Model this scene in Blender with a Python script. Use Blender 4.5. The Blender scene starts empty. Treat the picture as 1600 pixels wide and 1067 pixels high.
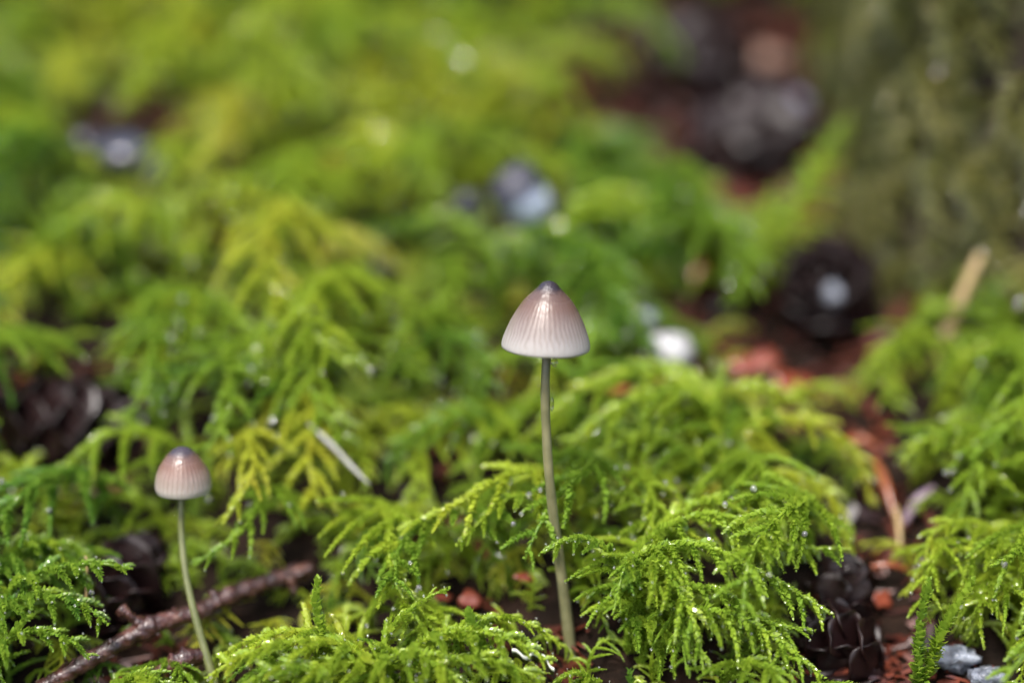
import bpy, math, random
import numpy as np
from mathutils import Vector, Matrix, Euler

random.seed(7); np.random.seed(7)
S = bpy.context.scene
COL = S.collection
MM = 0.001                      # lengths below are written in millimetres, built in metres

# ------------------------------------------------------------------ camera
PITCH = math.radians(13.0); FOCUS = 232.0; LENS = 60.0
FWD = np.array([0, math.cos(PITCH), -math.sin(PITCH)])
UPV = np.array([0, math.sin(PITCH), math.cos(PITCH)])
RGT = np.array([1.0, 0, 0])
TGT = np.array([0, 0, 44.0])
CAM = TGT - FOCUS*FWD
cd = bpy.data.cameras.new('camera'); co = bpy.data.objects.new('camera', cd); COL.objects.link(co)
co.location = Vector(CAM)*MM
co.rotation_euler = (math.pi/2 - PITCH, 0, 0)
cd.lens = LENS; cd.sensor_width = 36; cd.clip_start = 0.005; cd.clip_end = 50
cd.dof.use_dof = True; cd.dof.focus_distance = (FOCUS+0.0)*MM; cd.dof.aperture_fstop = 3.9
S.camera = co
FPX = LENS/36*1600

# ------------------------------------------------------------------ light
SUN_EL, SUN_AZ = math.radians(58), math.radians(208)      # azimuth clockwise from +Y
w = bpy.data.worlds.new('World'); S.world = w; w.use_nodes = True
nt = w.node_tree; nt.nodes.clear()
sky = nt.nodes.new('ShaderNodeTexSky'); sky.sky_type = 'NISHITA'; sky.sun_disc = False
sky.sun_elevation = SUN_EL; sky.sun_rotation = SUN_AZ; sky.air_density = 1.0; sky.dust_density = 4.0; sky.ozone_density = 1.0
bg = nt.nodes.new('ShaderNodeBackground'); bg.inputs[1].default_value = 0.10
out = nt.nodes.new('ShaderNodeOutputWorld')
nt.links.new(sky.outputs[0], bg.inputs[0]); nt.links.new(bg.outputs[0], out.inputs[0])
sd = bpy.data.lights.new('sun', 'SUN'); sd.energy = 1.5; sd.angle = math.radians(10); sd.color = (1, .97, .93)
so = bpy.data.objects.new('sun', sd); COL.objects.link(so)
sdir = Vector((math.sin(SUN_AZ)*math.cos(SUN_EL), math.cos(SUN_AZ)*math.cos(SUN_EL), math.sin(SUN_EL)))
so.rotation_euler = sdir.to_track_quat('Z', 'Y').to_euler(); so.location = sdir*2
S.view_settings.view_transform = 'Standard'; S.view_settings.look = 'None'
S.view_settings.exposure = 1.72; S.view_settings.gamma = 1.0
S.render.engine = 'CYCLES'
cy = S.cycles
cy.use_denoising = True; cy.max_bounces = 7; cy.diffuse_bounces = 3; cy.glossy_bounces = 3
cy.transmission_bounces = 6; cy.transparent_max_bounces = 6; cy.sample_clamp_indirect = 4
cy.caustics_reflective = False; cy.caustics_refractive = False
cy.use_adaptive_sampling = False

# ------------------------------------------------------------------ pixel helpers
def ray(px, py):
    return FWD + (px-800)/FPX*RGT + (533.5-py)/FPX*UPV
def P(px, py, dd=0.0):                     # point seen at a photo pixel, dd mm behind the focal plane
    return CAM + (FOCUS+dd)*ray(px, py)
SLOPE = 0.5
def G0(px, py, lift=3.0):                  # even slope seen at a photo pixel
    r = ray(px, py)
    t = (SLOPE*CAM[1] + lift - CAM[2])/(r[2] - SLOPE*r[1])
    return CAM + t*r
# gaps in the moss: photo pixel, radius mm, depth mm
GAPS = [(1330,1000,9,3),(1378,780,8,4),(1365,890,9,4),(1300,480,17,8),(1345,330,20,8),(1190,190,34,9),
        (1130,90,42,9),(1230,600,8,4),(1330,640,8,4),(115,668,14,5),(185,925,8,5),(815,310,13,2),(200,245,14,3),
        (360,400,8,5),(385,362,9,5),(1045,560,8,2),(740,940,6,3),(1490,1045,8,3),(700,780,6,4),(1100,470,7,4),
        (930,770,4,3),(860,120,10,4),(770,590,5,3),(650,705,6,4),(540,440,7,4),(1420,950,5,3),(880,990,4,2),(30,540,6,4)]
GAPW = [(G0(a,b)[0], G0(a,b)[1], r*.8, d) for a,b,r,d in GAPS]
BUMPS = [(22,14,15,5),(-44,0,16,-6),(-18,45,18,4),(-62,50,22,5),(-25,95,24,5),(28,85,20,4),(-80,110,30,7),
         (75,34,14,3),(-30,160,30,6),(45,130,26,5),(0,-30,40,-3),(-5,25,10,-3),(-60,20,9,-3)]
def H(x, y):
    x = np.asarray(x, float); y = np.asarray(y, float)
    yy = np.where(y > 500, 500 + (y-500)*0.5, y)
    z = SLOPE*yy
    for bx, by, s, a in BUMPS: z = z + a*np.exp(-((x-bx)**2+(y-by)**2)/(2*s*s))
    for gx, gy, r, d in GAPW: z = z - d*np.exp(-((x-gx)**2+(y-gy)**2)/(1.2*r*r))
    z = z + 1.3*np.sin(x*.11+.7)*np.sin(y*.093+1.9) + .7*np.sin(x*.31+y*.17)*np.sin(y*.27-x*.1)
    return z
def G(px, py, lift=3.0):                   # ground point (raised by lift) seen at a photo pixel
    r = ray(px, py)
    for t in np.arange(150, 1500, .5):
        q = CAM + t*r
        if q[2] <= H(q[0], q[1]) + lift: return q
    return q
def gap(x, y, extra=0):
    m = np.zeros(np.shape(x), bool)
    for gx, gy, r, d in GAPW: m |= (x-gx)**2 + (y-gy)**2 < (r+extra)**2
    return m

# ------------------------------------------------------------------ materials
def mat(name):
    m = bpy.data.materials.new(name); m.use_nodes = True
    n = m.node_tree; n.nodes.clear()
    o = n.nodes.new('ShaderNodeOutputMaterial')
    return m, n, o
def N(n, t, **kw):
    x = n.nodes.new(t)
    for k, v in kw.items():
        if k.startswith('i_'): x.inputs[k[2:].replace('_', ' ')].default_value = v
        else: setattr(x, k, v)
    return x
def ramp(n, stops, fac):
    r = n.nodes.new('ShaderNodeValToRGB'); e = r.color_ramp.elements
    while len(e) < len(stops): e.new(.5)
    for q, (p, c) in zip(e, stops): q.position = p; q.color = (*c, 1)
    n.links.new(fac, r.inputs[0]); return r
def noise(n, scale, detail=3, coord=None, rough=.55):
    x = N(n, 'ShaderNodeTexNoise'); x.inputs['Scale'].default_value = scale
    x.inputs['Detail'].default_value = detail; x.inputs['Roughness'].default_value = rough
    if coord is None:
        tc = N(n, 'ShaderNodeTexCoord'); coord = tc.outputs['Object']
    n.links.new(coord, x.inputs['Vector']); return x

def moss_material(name, kind, stops, transl=.45, rough=.3):
    m, n, o = mat(name); L = n.links
    at = N(n, 'ShaderNodeAttribute', attribute_type=kind, attribute_name='tint')
    nz = noise(n, 220, 2)
    ad = N(n, 'ShaderNodeMath', operation='MULTIPLY_ADD'); ad.inputs[1].default_value = .5; L.new(nz.outputs[0], ad.inputs[0])
    sb = N(n, 'ShaderNodeMath', operation='SUBTRACT'); L.new(at.outputs['Fac'], sb.inputs[0]); sb.inputs[1].default_value = .25
    L.new(sb.outputs[0], ad.inputs[2])
    r = ramp(n, stops, ad.outputs[0])
    p = N(n, 'ShaderNodeBsdfPrincipled'); L.new(r.outputs[0], p.inputs['Base Color'])
    p.inputs['Roughness'].default_value = rough; p.inputs['IOR'].default_value = 1.4
    p.inputs['Coat Weight'].default_value = 1.0; p.inputs['Coat Roughness'].default_value = .07
    t = N(n, 'ShaderNodeBsdfTranslucent')
    hs = N(n, 'ShaderNodeHueSaturation'); hs.inputs['Hue'].default_value = .485; hs.inputs['Value'].default_value = 1.75; L.new(r.outputs[0], hs.inputs['Color'])
    L.new(hs.outputs[0], t.inputs[0])
    mx = N(n, 'ShaderNodeMixShader'); mx.inputs[0].default_value = transl
    L.new(p.outputs[0], mx.inputs[1]); L.new(t.outputs[0], mx.inputs[2]); L.new(mx.outputs[0], o.inputs[0])
    return m
GREEN = [(0, (.09,.21,.03)), (.35, (.225,.345,.038)), (.6, (.33,.43,.045)), (.85, (.41,.45,.055)), (1, (.43,.42,.07))]
OLIVE = [(0, (.06,.08,.018)), (.5, (.15,.16,.04)), (1, (.30,.29,.085))]
M_CARPET = moss_material('moss_carpet_leaf', 'INSTANCER', GREEN)
M_HERO = moss_material('moss_frond_leaf', 'OBJECT', GREEN, .42, .22)
M_TRUNKMOSS = moss_material('hanging_moss_leaf', 'INSTANCER', OLIVE, .25, .4)

def simple(name, stops, scale, rough=.5, spec=.5, bump=0, bscale=None, coat=0, sss=0):
    m, n, o = mat(name); L = n.links
    nz = noise(n, scale, 4)
    r = ramp(n, stops, nz.outputs[0])
    p = N(n, 'ShaderNodeBsdfPrincipled'); L.new(r.outputs[0], p.inputs['Base Color'])
    p.inputs['Roughness'].default_value = rough; p.inputs['Specular IOR Level'].default_value = spec
    p.inputs['Coat Weight'].default_value = coat; p.inputs['Coat Roughness'].default_value = .12
    if sss:
        p.inputs['Subsurface Weight'].default_value = sss; p.inputs['Subsurface Scale'].default_value = .0008
        p.inputs['Subsurface Radius'].default_value = (1, .8, .5)
    if bump:
        nb = noise(n, bscale or scale*3, 4)
        b = N(n, 'ShaderNodeBump'); b.inputs['Strength'].default_value = 1; b.inputs['Distance'].default_value = bump*MM
        L.new(nb.outputs[0], b.inputs['Height']); L.new(b.outputs[0], p.inputs['Normal'])
    L.new(p.outputs[0], o.inputs[0]); return m
M_SOIL = simple('forest_soil', [(.3,(.004,.003,.002)),(.5,(.010,.006,.004)),(.7,(.022,.012,.008)),(.85,(.018,.02,.006))], 180, .9, .1, .6, 900)
M_LITTER = simple('litter_flake', [(.35,(.012,.006,.005)),(.48,(.06,.015,.010)),(.6,(.15,.036,.018)),(.75,(.05,.035,.042))], 110, .4, .5)
M_NEEDLE = simple('dead_needle', [(.3,(.14,.03,.010)),(.6,(.25,.065,.02)),(.8,(.2,.09,.035))], 90, .3, .5, coat=.4)
M_LILAC = simple('bleached_needle', [(.3,(.16,.11,.14)),(.7,(.30,.22,.27))], 90, .3, .5)
M_TAN = simple('tan_stalk', [(.3,(.22,.15,.06)),(.7,(.36,.26,.12))], 120, .5)
M_STRAW = simple('white_straw', [(.3,(.16,.16,.13)),(.7,(.36,.36,.33))], 150, .4)
M_CONE = simple('wet_cone_scale', [(.3,(.004,.002,.002)),(.55,(.012,.004,.004)),(.8,(.034,.011,.009))], 140, .42, .35, .12, 500, coat=.1)
M_BARK = simple('wet_bark', [(.25,(.008,.004,.004)),(.45,(.04,.014,.012)),(.6,(.10,.04,.032)),(.78,(.26,.16,.12))], 420, .32, .5, .5, 900, coat=.3)
M_TRUNK = simple('trunk_bark', [(.3,(.02,.015,.01)),(.7,(.07,.055,.03))], 40, .7, .3, 1.5, 120)
M_GREY = simple('grey_stone', [(.3,(.05,.055,.07)),(.5,(.19,.21,.26)),(.7,(.42,.45,.52))], 480, .35, .5, .5, 1100, coat=.4)
M_DARK = simple('dark_stone', [(.3,(.012,.013,.02)),(.7,(.05,.05,.065))], 160, .15, .5, .1, 500, coat=.5)
M_WHITE = simple('white_quartz', [(.3,(.22,.22,.23)),(.65,(.46,.46,.47))], 160, .3, .5, .15, 500)
M_LICHEN = simple('lichen_rim', [(.3,(.55,.56,.50)),(.7,(.75,.75,.68))], 300, .6)
M_LICHEN_UNDER = simple('lichen_underside', [(.3,(.015,.012,.01)),(.7,(.04,.03,.025))], 300, .5)

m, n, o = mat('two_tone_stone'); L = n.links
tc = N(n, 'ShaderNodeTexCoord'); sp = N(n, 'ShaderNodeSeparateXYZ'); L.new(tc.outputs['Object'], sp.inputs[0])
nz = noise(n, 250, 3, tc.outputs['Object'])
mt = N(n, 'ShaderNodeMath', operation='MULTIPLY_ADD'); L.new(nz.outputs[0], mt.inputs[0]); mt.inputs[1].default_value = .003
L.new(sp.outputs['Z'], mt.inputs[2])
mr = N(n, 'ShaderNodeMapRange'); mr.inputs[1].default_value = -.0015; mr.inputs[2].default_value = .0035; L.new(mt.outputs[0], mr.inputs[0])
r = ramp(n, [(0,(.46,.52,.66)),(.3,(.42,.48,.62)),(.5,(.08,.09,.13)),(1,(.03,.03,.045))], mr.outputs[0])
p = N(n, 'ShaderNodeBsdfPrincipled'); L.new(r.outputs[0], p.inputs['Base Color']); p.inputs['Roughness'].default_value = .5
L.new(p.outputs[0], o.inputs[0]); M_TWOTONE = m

def water(name, clear):
    m, n, o = mat(name)
    p = N(n, 'ShaderNodeBsdfPrincipled'); p.inputs['Base Color'].default_value = (1,1,1,1)
    p.inputs['Transmission Weight'].default_value = clear; p.inputs['Roughness'].default_value = 0.03
    p.inputs['Coat Weight'].default_value = .8; p.inputs['Coat Roughness'].default_value = .03; p.inputs['IOR'].default_value = 1.33
    n.links.new(p.outputs[0], o.inputs[0]); return m
M_WATER = water('dew', .91); M_CLEAR = water('clear_water', 1.0)

def cap_material(name, height, apex, upper, lower, ribs, stripe):
    m, n, o = mat(name); L = n.links
    tc = N(n, 'ShaderNodeTexCoord'); sp = N(n, 'ShaderNodeSeparateXYZ'); L.new(tc.outputs['Object'], sp.inputs[0])
    mr = N(n, 'ShaderNodeMapRange'); mr.inputs[1].default_value = 0; mr.inputs[2].default_value = -height*MM; L.new(sp.outputs['Z'], mr.inputs[0])
    nz = noise(n, 700, 4, tc.outputs['Object'])
    ja = N(n, 'ShaderNodeMath', operation='MULTIPLY_ADD'); L.new(nz.outputs[0], ja.inputs[0]); ja.inputs[1].default_value = .10; L.new(mr.outputs[0], ja.inputs[2])
    js = N(n, 'ShaderNodeMath', operation='SUBTRACT'); L.new(ja.outputs[0], js.inputs[0]); js.inputs[1].default_value = .05
    r = ramp(n, [(0,apex),(.085,apex),(.17,tuple(.35*a+.65*b for a,b in zip(apex,upper))),(.36,upper),(.70,tuple(.45*a+.55*b for a,b in zip(upper,lower))),(.92,lower),(1,tuple(min(1,c*1.12) for c in lower))], js.outputs[0])
    an = N(n, 'ShaderNodeMath', operation='ARCTAN2'); L.new(sp.outputs['Y'], an.inputs[0]); L.new(sp.outputs['X'], an.inputs[1])
    nl = noise(n, 260, 2, tc.outputs['Object'])
    wob = N(n, 'ShaderNodeMath', operation='MULTIPLY_ADD'); L.new(nl.outputs[0], wob.inputs[0]); wob.inputs[1].default_value = .32; L.new(an.outputs[0], wob.inputs[2])
    mu = N(n, 'ShaderNodeMath', operation='MULTIPLY'); L.new(wob.outputs[0], mu.inputs[0]); mu.inputs[1].default_value = ribs
    sn = N(n, 'ShaderNodeMath', operation='SINE'); L.new(mu.outputs[0], sn.inputs[0])
    st = ramp(n, [(0,(0,0,0)),(.25,(0,0,0)),(.7,(1,1,1))], sn.outputs[0])
    fd = ramp(n, [(.12,(0,0,0)),(.42,(1,1,1)),(.72,(1,1,1)),(.93,(.1,.1,.1))], mr.outputs[0])
    f = N(n, 'ShaderNodeMath', operation='MULTIPLY'); L.new(st.outputs[0], f.inputs[0]); L.new(fd.outputs[0], f.inputs[1])
    f2 = N(n, 'ShaderNodeMath', operation='MULTIPLY'); L.new(f.outputs[0], f2.inputs[0]); f2.inputs[1].default_value = stripe
    mx = N(n, 'ShaderNodeMixRGB', blend_type='MULTIPLY'); L.new(f2.outputs[0], mx.inputs[0]); L.new(r.outputs[0], mx.inputs[1]); mx.inputs[2].default_value = (.55,.47,.42,1)
    p = N(n, 'ShaderNodeBsdfPrincipled'); L.new(mx.outputs[0], p.inputs['Base Color'])
    p.inputs['Subsurface Weight'].default_value = .35; p.inputs['Subsurface Scale'].default_value = .0011; p.inputs['Subsurface Radius'].default_value = (1, .88, .8)
    rr = ramp(n, [(0,(.12,)*3),(.14,(.15,)*3),(.3,(.32,)*3),(1,(.45,)*3)], mr.outputs[0]); L.new(rr.outputs[0], p.inputs['Roughness'])
    nb = noise(n, 1900, 4, tc.outputs['Object'])
    br = ramp(n, [(0,(1,1,1)),(.13,(1,1,1)),(.2,(.3,.3,.3)),(.4,(.2,.2,.2)),(1,(.15,.15,.15))], mr.outputs[0])
    hb = N(n, 'ShaderNodeMath', operation='MULTIPLY'); L.new(nb.outputs[0], hb.inputs[0]); L.new(br.outputs[0], hb.inputs[1])
    b = N(n, 'ShaderNodeBump'); b.inputs['Distance'].default_value = .22*MM; L.new(hb.outputs[0], b.inputs['Height']); L.new(b.outputs[0], p.inputs['Normal'])
    L.new(p.outputs[0], o.inputs[0]); return m
M_CAP1 = cap_material('large_cap_skin', 9.4, (.028,.022,.028), (.14,.086,.068), (.335,.318,.302), 46, .65)
M_CAP2 = cap_material('small_cap_skin', 7.0, (.05,.04,.05), (.18,.103,.077), (.38,.355,.32), 34, .4)
M_STEM1 = simple('large_stem_flesh', [(.3,(.12,.12,.058)),(.7,(.20,.19,.10))], 350, .35, .5, .06, 900, sss=.5)
M_STEM2 = simple('small_stem_flesh', [(.3,(.095,.11,.038)),(.7,(.155,.165,.068))], 350, .35, .5, .06, 900, sss=.5)
M_GILL = simple('gill_flesh', [(.3,(.45,.40,.34)),(.7,(.6,.55,.48))], 200, .6, .3, sss=.4)

# ------------------------------------------------------------------ object helpers
def mesh(name, V, F, mats, idx=None, smooth=True):
    me = bpy.data.meshes.new(name)
    me.from_pydata((np.asarray(V, float)*MM).tolist(), [], F if isinstance(F, list) else F.tolist())
    for q in (mats if isinstance(mats, (list, tuple)) else [mats]): me.materials.append(q)
    if idx is not None: me.polygons.foreach_set('material_index', np.asarray(idx, np.int32))
    if smooth: me.polygons.foreach_set('use_smooth', np.ones(len(me.polygons), bool))
    me.update(); return me
def obj(name, data, loc=(0,0,0), parent=None, mtx=None):
    o = bpy.data.objects.new(name, data); COL.objects.link(o)
    if mtx is not None: o.matrix_world = mtx
    else: o.location = Vector(loc)*MM
    if parent is not None: o.parent = parent
    return o
def tag(o, label, cat, group=None):
    o['label'] = label; o['category'] = cat
    if group: o['group'] = group
    return o
def thing(name, label, cat, loc, group=None):
    return tag(obj(name, None, loc), label, cat, group)
def frame_mtx(pos, x, zref=(0,0,1), scale=1.0):          # pos in mm; X axis along x, Z near zref
    x = Vector(x).normalized(); z = Vector(zref)
    y = z.cross(x)
    if y.length < 1e-4: y = Vector((0,1,0)).cross(x)
    y.normalize(); z = x.cross(y)
    R = Matrix((x, y, z)).transposed().to_4x4()
    return Matrix.Translation(Vector(pos)*MM) @ R @ Matrix.Scale(scale, 4)
def spline(pts, n=24):                                    # Catmull-Rom
    p = np.asarray(pts, float); p = np.vstack([2*p[0]-p[1], p, 2*p[-1]-p[-2]])
    k = len(p)-3; outp = []
    for t in np.linspace(0, k-1e-6, n):
        i = int(t); u = t-i; a, b, c, d = p[i:i+4]
        outp.append(.5*((2*b)+(-a+c)*u+(2*a-5*b+4*c-d)*u*u+(-a+3*b-3*c+d)*u**3))
    return np.array(outp)
def frames(C):
    T = np.gradient(C, axis=0); T /= np.linalg.norm(T, axis=1)[:,None]+1e-12
    ref = np.array([.13,.21,.97]) if abs(T[0][2]) < .9 else np.array([.97,.2,.1])
    U = [np.cross(T[0], ref)]; U[0] /= np.linalg.norm(U[0])
    for i in range(1, len(C)):
        u = U[-1]-T[i]*np.dot(U[-1], T[i]); U.append(u/(np.linalg.norm(u)+1e-12))
    U = np.array(U); return T, U, np.cross(T, U)
def tube(C, R, seg=8, rough=0, rng=None, caps=True):
    C = np.asarray(C, float); R = np.broadcast_to(R, (len(C),)); T, U, W = frames(C)
    a = np.arange(seg)*2*np.pi/seg
    rad = R[:,None]*np.ones(seg)[None]
    if rough: rad = rad*(1+rough*(rng or np.random).uniform(-1, 1, rad.shape))
    V = C[:,None,:] + rad[:,:,None]*(np.cos(a)[None,:,None]*U[:,None,:]+np.sin(a)[None,:,None]*W[:,None,:])
    V = V.reshape(-1,3); F = []
    for i in range(len(C)-1):
        for j in range(seg):
            k = (j+1)%seg; F.append([i*seg+j, i*seg+k, (i+1)*seg+k, (i+1)*seg+j])
    if caps:
        F.append(list(range(seg))[::-1]); F.append([(len(C)-1)*seg+j for j in range(seg)])
    return V, F
def ico(sub=2):
    import bmesh
    b = bmesh.new(); bmesh.ops.create_icosphere(b, subdivisions=sub, radius=1)
    b.verts.index_update()
    V = np.array([v.co[:] for v in b.verts]); F = [[v.index for v in f.verts] for f in b.faces]; b.free(); return V, F
ICO1, ICO2, ICO3 = ico(1), ico(2), ico(3)

# ------------------------------------------------------------------ ground
gx = np.concatenate([np.linspace(-4000,-420,14), np.linspace(-400,400,230), np.linspace(420,4000,14)])
gy = np.concatenate([np.linspace(-1500,-130,8), np.linspace(-120,500,230), np.linspace(520,6000,24)])
XX, YY = np.meshgrid(gx, gy); ZZ = H(XX, YY) + np.random.normal(0, .35, XX.shape)*(np.abs(XX)<410)
nx, ny = len(gx), len(gy)
I = (np.arange(ny-1)[:,None]*nx + np.arange(nx-1)[None]).ravel()
gF = np.stack([I, I+1, I+nx+1, I+nx], 1)
go = obj('ground', mesh('ground', np.stack([XX,YY,ZZ], -1).reshape(-1,3), gF, M_SOIL)); go['kind'] = 'structure'

# ------------------------------------------------------------------ leafy shoots
LEAF = np.array([[0,0,0],[.30,-.5,.10],[.32,0,0],[.30,.5,.10],[.68,-.30,.07],[.68,.30,.07],[1,0,-.06]])
LEAFF = np.array([[0,2,1],[0,3,2],[1,2,4],[2,5,4],[2,3,5],[4,5,6]])
def leafy(C, leaf=1.15, dens=11, rng=None, core=.13, ang=.85, taper=.55):
    C = np.asarray(C, float); seg = np.linalg.norm(np.diff(C, axis=0), axis=1); cum = np.concatenate([[0], np.cumsum(seg)])
    Lt = cum[-1]; n = max(6, int(Lt*dens)); T, U, W = frames(C)
    s = np.sort(rng.uniform(0, 1, n))*.985; s[-3:] = .99
    d = s*Lt
    pos = np.stack([np.interp(d, cum, C[:,k]) for k in range(3)], 1)
    t = np.stack([np.interp(d, cum, T[:,k]) for k in range(3)], 1); t /= np.linalg.norm(t, axis=1)[:,None]
    u = np.stack([np.interp(d, cum, U[:,k]) for k in range(3)], 1); wv = np.cross(t, u)
    th = np.arange(n)*2.39996 + rng.normal(0, .3, n)
    R = np.cos(th)[:,None]*u + np.sin(th)[:,None]*wv
    ph = np.clip(ang*(1-.35*s**3) + rng.normal(0, .2, n), .15, 1.5)
    a = np.cos(ph)[:,None]*t + np.sin(ph)[:,None]*R
    nn = -np.sin(ph)[:,None]*t + np.cos(ph)[:,None]*R
    sd_ = np.cross(nn, a)
    ln = leaf*(1-taper*s**2)*rng.uniform(.75, 1.2, n); wd = ln*rng.uniform(.58, .78, n)
    cup = rng.uniform(-1.6, .6, n)
    V = pos[:,None,:] + (R*core*.5)[:,None,:] + a[:,None,:]*(LEAF[None,:,0]*ln[:,None])[:,:,None] \
        + sd_[:,None,:]*(LEAF[None,:,1]*wd[:,None])[:,:,None] + nn[:,None,:]*(LEAF[None,:,2]*(ln*cup)[:,None])[:,:,None]
    F = (LEAFF[None]+7*np.arange(n)[:,None,None]).reshape(-1,3)
    V = V.reshape(-1,3)
    tv, tf = tube(C[::2] if len(C) > 8 else C, core, 4, caps=False)
    tri = []
    for q in tf: tri += [[q[0],q[1],q[2]],[q[0],q[2],q[3]]]
    return np.vstack([V, tv]), np.vstack([F, np.array(tri)+len(V)])
# branch variants along local +X, drooping towards local -Z
BR = []
rb = np.random.default_rng(11)
for k in range(14):
    Lb = 5.0 + 7.0*(k % 7)/6
    x = np.linspace(0, 1, 12); drp = rb.uniform(.15, .6); sw = rb.uniform(-.16, .16)
    C = np.stack([Lb*x*(1-.12*x), Lb*sw*x**2, Lb*(.10*x - drp*x**2)], 1)
    V, F = leafy(C, .98, 17, rb, .12, .72, .6)
    BR.append(dict(L=Lb, V=V, F=F, tip=C[-1], mid=C[7], me=mesh('moss_branch', V, F, M_HERO)))
def pick_branch(L, rng):
    k = int(np.clip(round((L-5)/7*6), 0, 6)); return BR[k + 7*int(rng.integers(0, 2))], np.clip(L/(5+7*k/6), .45, 1.2)
def frond_plan(C, Lmax, rng, step=1.5, start=.14, upref=(0,0,1), hang=0.0):
    """branch placements along a stem curve: list of (branch, matrix)"""
    C = np.asarray(C, float); seg = np.linalg.norm(np.diff(C, axis=0), axis=1); cum = np.concatenate([[0], np.cumsum(seg)]); Lt = cum[-1]
    T = np.gradient(C, axis=0); T /= np.linalg.norm(T, axis=1)[:,None]
    res = []; d = start*Lt; side = 1
    while d < Lt*.97:
        t = d/Lt
        p = np.array([np.interp(d, cum, C[:,k]) for k in range(3)]); tt = np.array([np.interp(d, cum, T[:,k]) for k in range(3)]); tt /= np.linalg.norm(tt)
        up = np.array(upref, float) + rng.normal(0, .18, 3)
        lat = np.cross(tt, up); lat /= np.linalg.norm(lat)+1e-9
        L = Lmax*(min(1, .45+t*1.8))*(1-.72*t**1.6)*rng.uniform(.75, 1.2)
        a = math.radians(rng.uniform(38, 68))
        dr = tt*math.cos(a) + side*lat*math.sin(a) + np.array([0,0,rng.uniform(-.15,.12)-hang*rng.uniform(.3,1)])
        b, s = pick_branch(L, rng)
        res.append((b, frame_mtx(p, dr, (0,0,1), s)))
        side = -side; d += step*rng.uniform(.7, 1.3)
    return res
def droplets(points, rng, rmin=.14, rmax=.34):
    V = []; F = []; o_ = 0
    for p in points:
        r = rng.uniform(rmin, rmax); v = ICO2[0]*np.array([r, r, r*1.1]) + p
        V.append(v); F += [[q+o_ for q in f] for f in ICO2[1]]; o_ += len(v)
    return np.vstack(V), F
def xf(M, V):
    A = np.array(M); return V@A[:3,:3].T + A[:3,3]/MM

# ------------------------------------------------------------------ moss carpet: joined frond meshes, spread over the ground
store = bpy.data.collections.new('carpet_fronds')          # not linked to the scene
def carpet_frond(k, rng, leafmat, length=None, name='moss_carpet_frond'):
    Lf = length or rng.uniform(17, 28); h = rng.uniform(6.5, 13)
    C = spline([(0,0,-2),(Lf*.18,rng.uniform(-1,1),h*.75),(Lf*.5,rng.uniform(-2,2),h),(Lf*.8,rng.uniform(-3,3),h*.72),(Lf,rng.uniform(-4,4),h*.25)], 26)
    Vs, Fs, Is = [], [], []; o_ = 0
    V, F = leafy(C, 1.15, 12, rng, .2, .75); Vs.append(V); Fs.append(F); Is.append(np.zeros(len(F))); o_ += len(V)
    tips = []
    for b, M in frond_plan(C, rng.uniform(9.5, 14), rng, step=1.85, hang=.25):
        v = xf(M, b['V']); Vs.append(v); Fs.append(b['F']+o_); Is.append(np.zeros(len(b['F']))); o_ += len(v)
        if rng.random() < .26: tips.append(xf(M, b['tip'][None])[0]+[0,0,-.2])
        if rng.random() < .22: tips.append(xf(M, b['mid'][None])[0]+[0,0,.7])
    if tips:
        V, F = droplets(tips, rng, .15, .42); Vs.append(V); Fs.append(np.array(F)+o_); Is.append(np.ones(len(F)))
    me = mesh(name, np.vstack(Vs), np.vstack(Fs), [leafmat, M_WATER], np.concatenate(Is))
    o = bpy.data.objects.new('%s_%02d' % (name, k), me); return o
rc = np.random.default_rng(5)
NV = 12
for k in range(NV): store.objects.link(carpet_frond(k, rc, M_CARPET))
def scatter(name, pts, rots, scl, idx, tint, coll, parent=None):
    me = bpy.data.meshes.new(name); me.from_pydata((np.asarray(pts)*MM).tolist(), [], [])
    for nm, ty, dat, key in (('rot','FLOAT_VECTOR',rots,'vector'),('scl','FLOAT',scl,'value'),('idx','INT',idx,'value'),('tint','FLOAT',tint,'value')):
        at = me.attributes.new(nm, ty, 'POINT'); at.data.foreach_set(key, np.asarray(dat, np.int32 if ty=='INT' else np.float32).ravel())
    ob = obj(name, me, parent=parent)
    g = bpy.data.node_groups.new(name, 'GeometryNodeTree')
    g.interface.new_socket('Geometry', in_out='INPUT', socket_type='NodeSocketGeometry'); g.interface.new_socket('Geometry', in_out='OUTPUT', socket_type='NodeSocketGeometry')
    gi = g.nodes.new('NodeGroupInput'); gu = g.nodes.new('NodeGroupOutput')
    ip = g.nodes.new('GeometryNodeInstanceOnPoints'); ci = g.nodes.new('GeometryNodeCollectionInfo')
    ci.inputs['Collection'].default_value = coll; ci.inputs['Separate Children'].default_value = True; ci.inputs['Reset Children'].default_value = True
    ip.inputs['Pick Instance'].default_value = True
    def na(nm, ty):
        a = g.nodes.new('GeometryNodeInputNamedAttribute'); a.data_type = ty; a.inputs['Name'].default_value = nm; return a.outputs['Attribute']
    er = g.nodes.new('FunctionNodeEulerToRotation')
    l = g.links.new
    l(gi.outputs[0], ip.inputs['Points']); l(ci.outputs[0], ip.inputs['Instance']); l(na('idx','INT'), ip.inputs['Instance Index'])
    l(na('rot','FLOAT_VECTOR'), er.inputs[0]); l(er.outputs[0], ip.inputs['Rotation']); l(na('scl','FLOAT'), ip.inputs['Scale']); l(ip.outputs[0], gu.inputs[0])
    md = ob.modifiers.new('spread', 'NODES'); md.node_group = g
    ob['kind'] = 'stuff'; return ob
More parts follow.
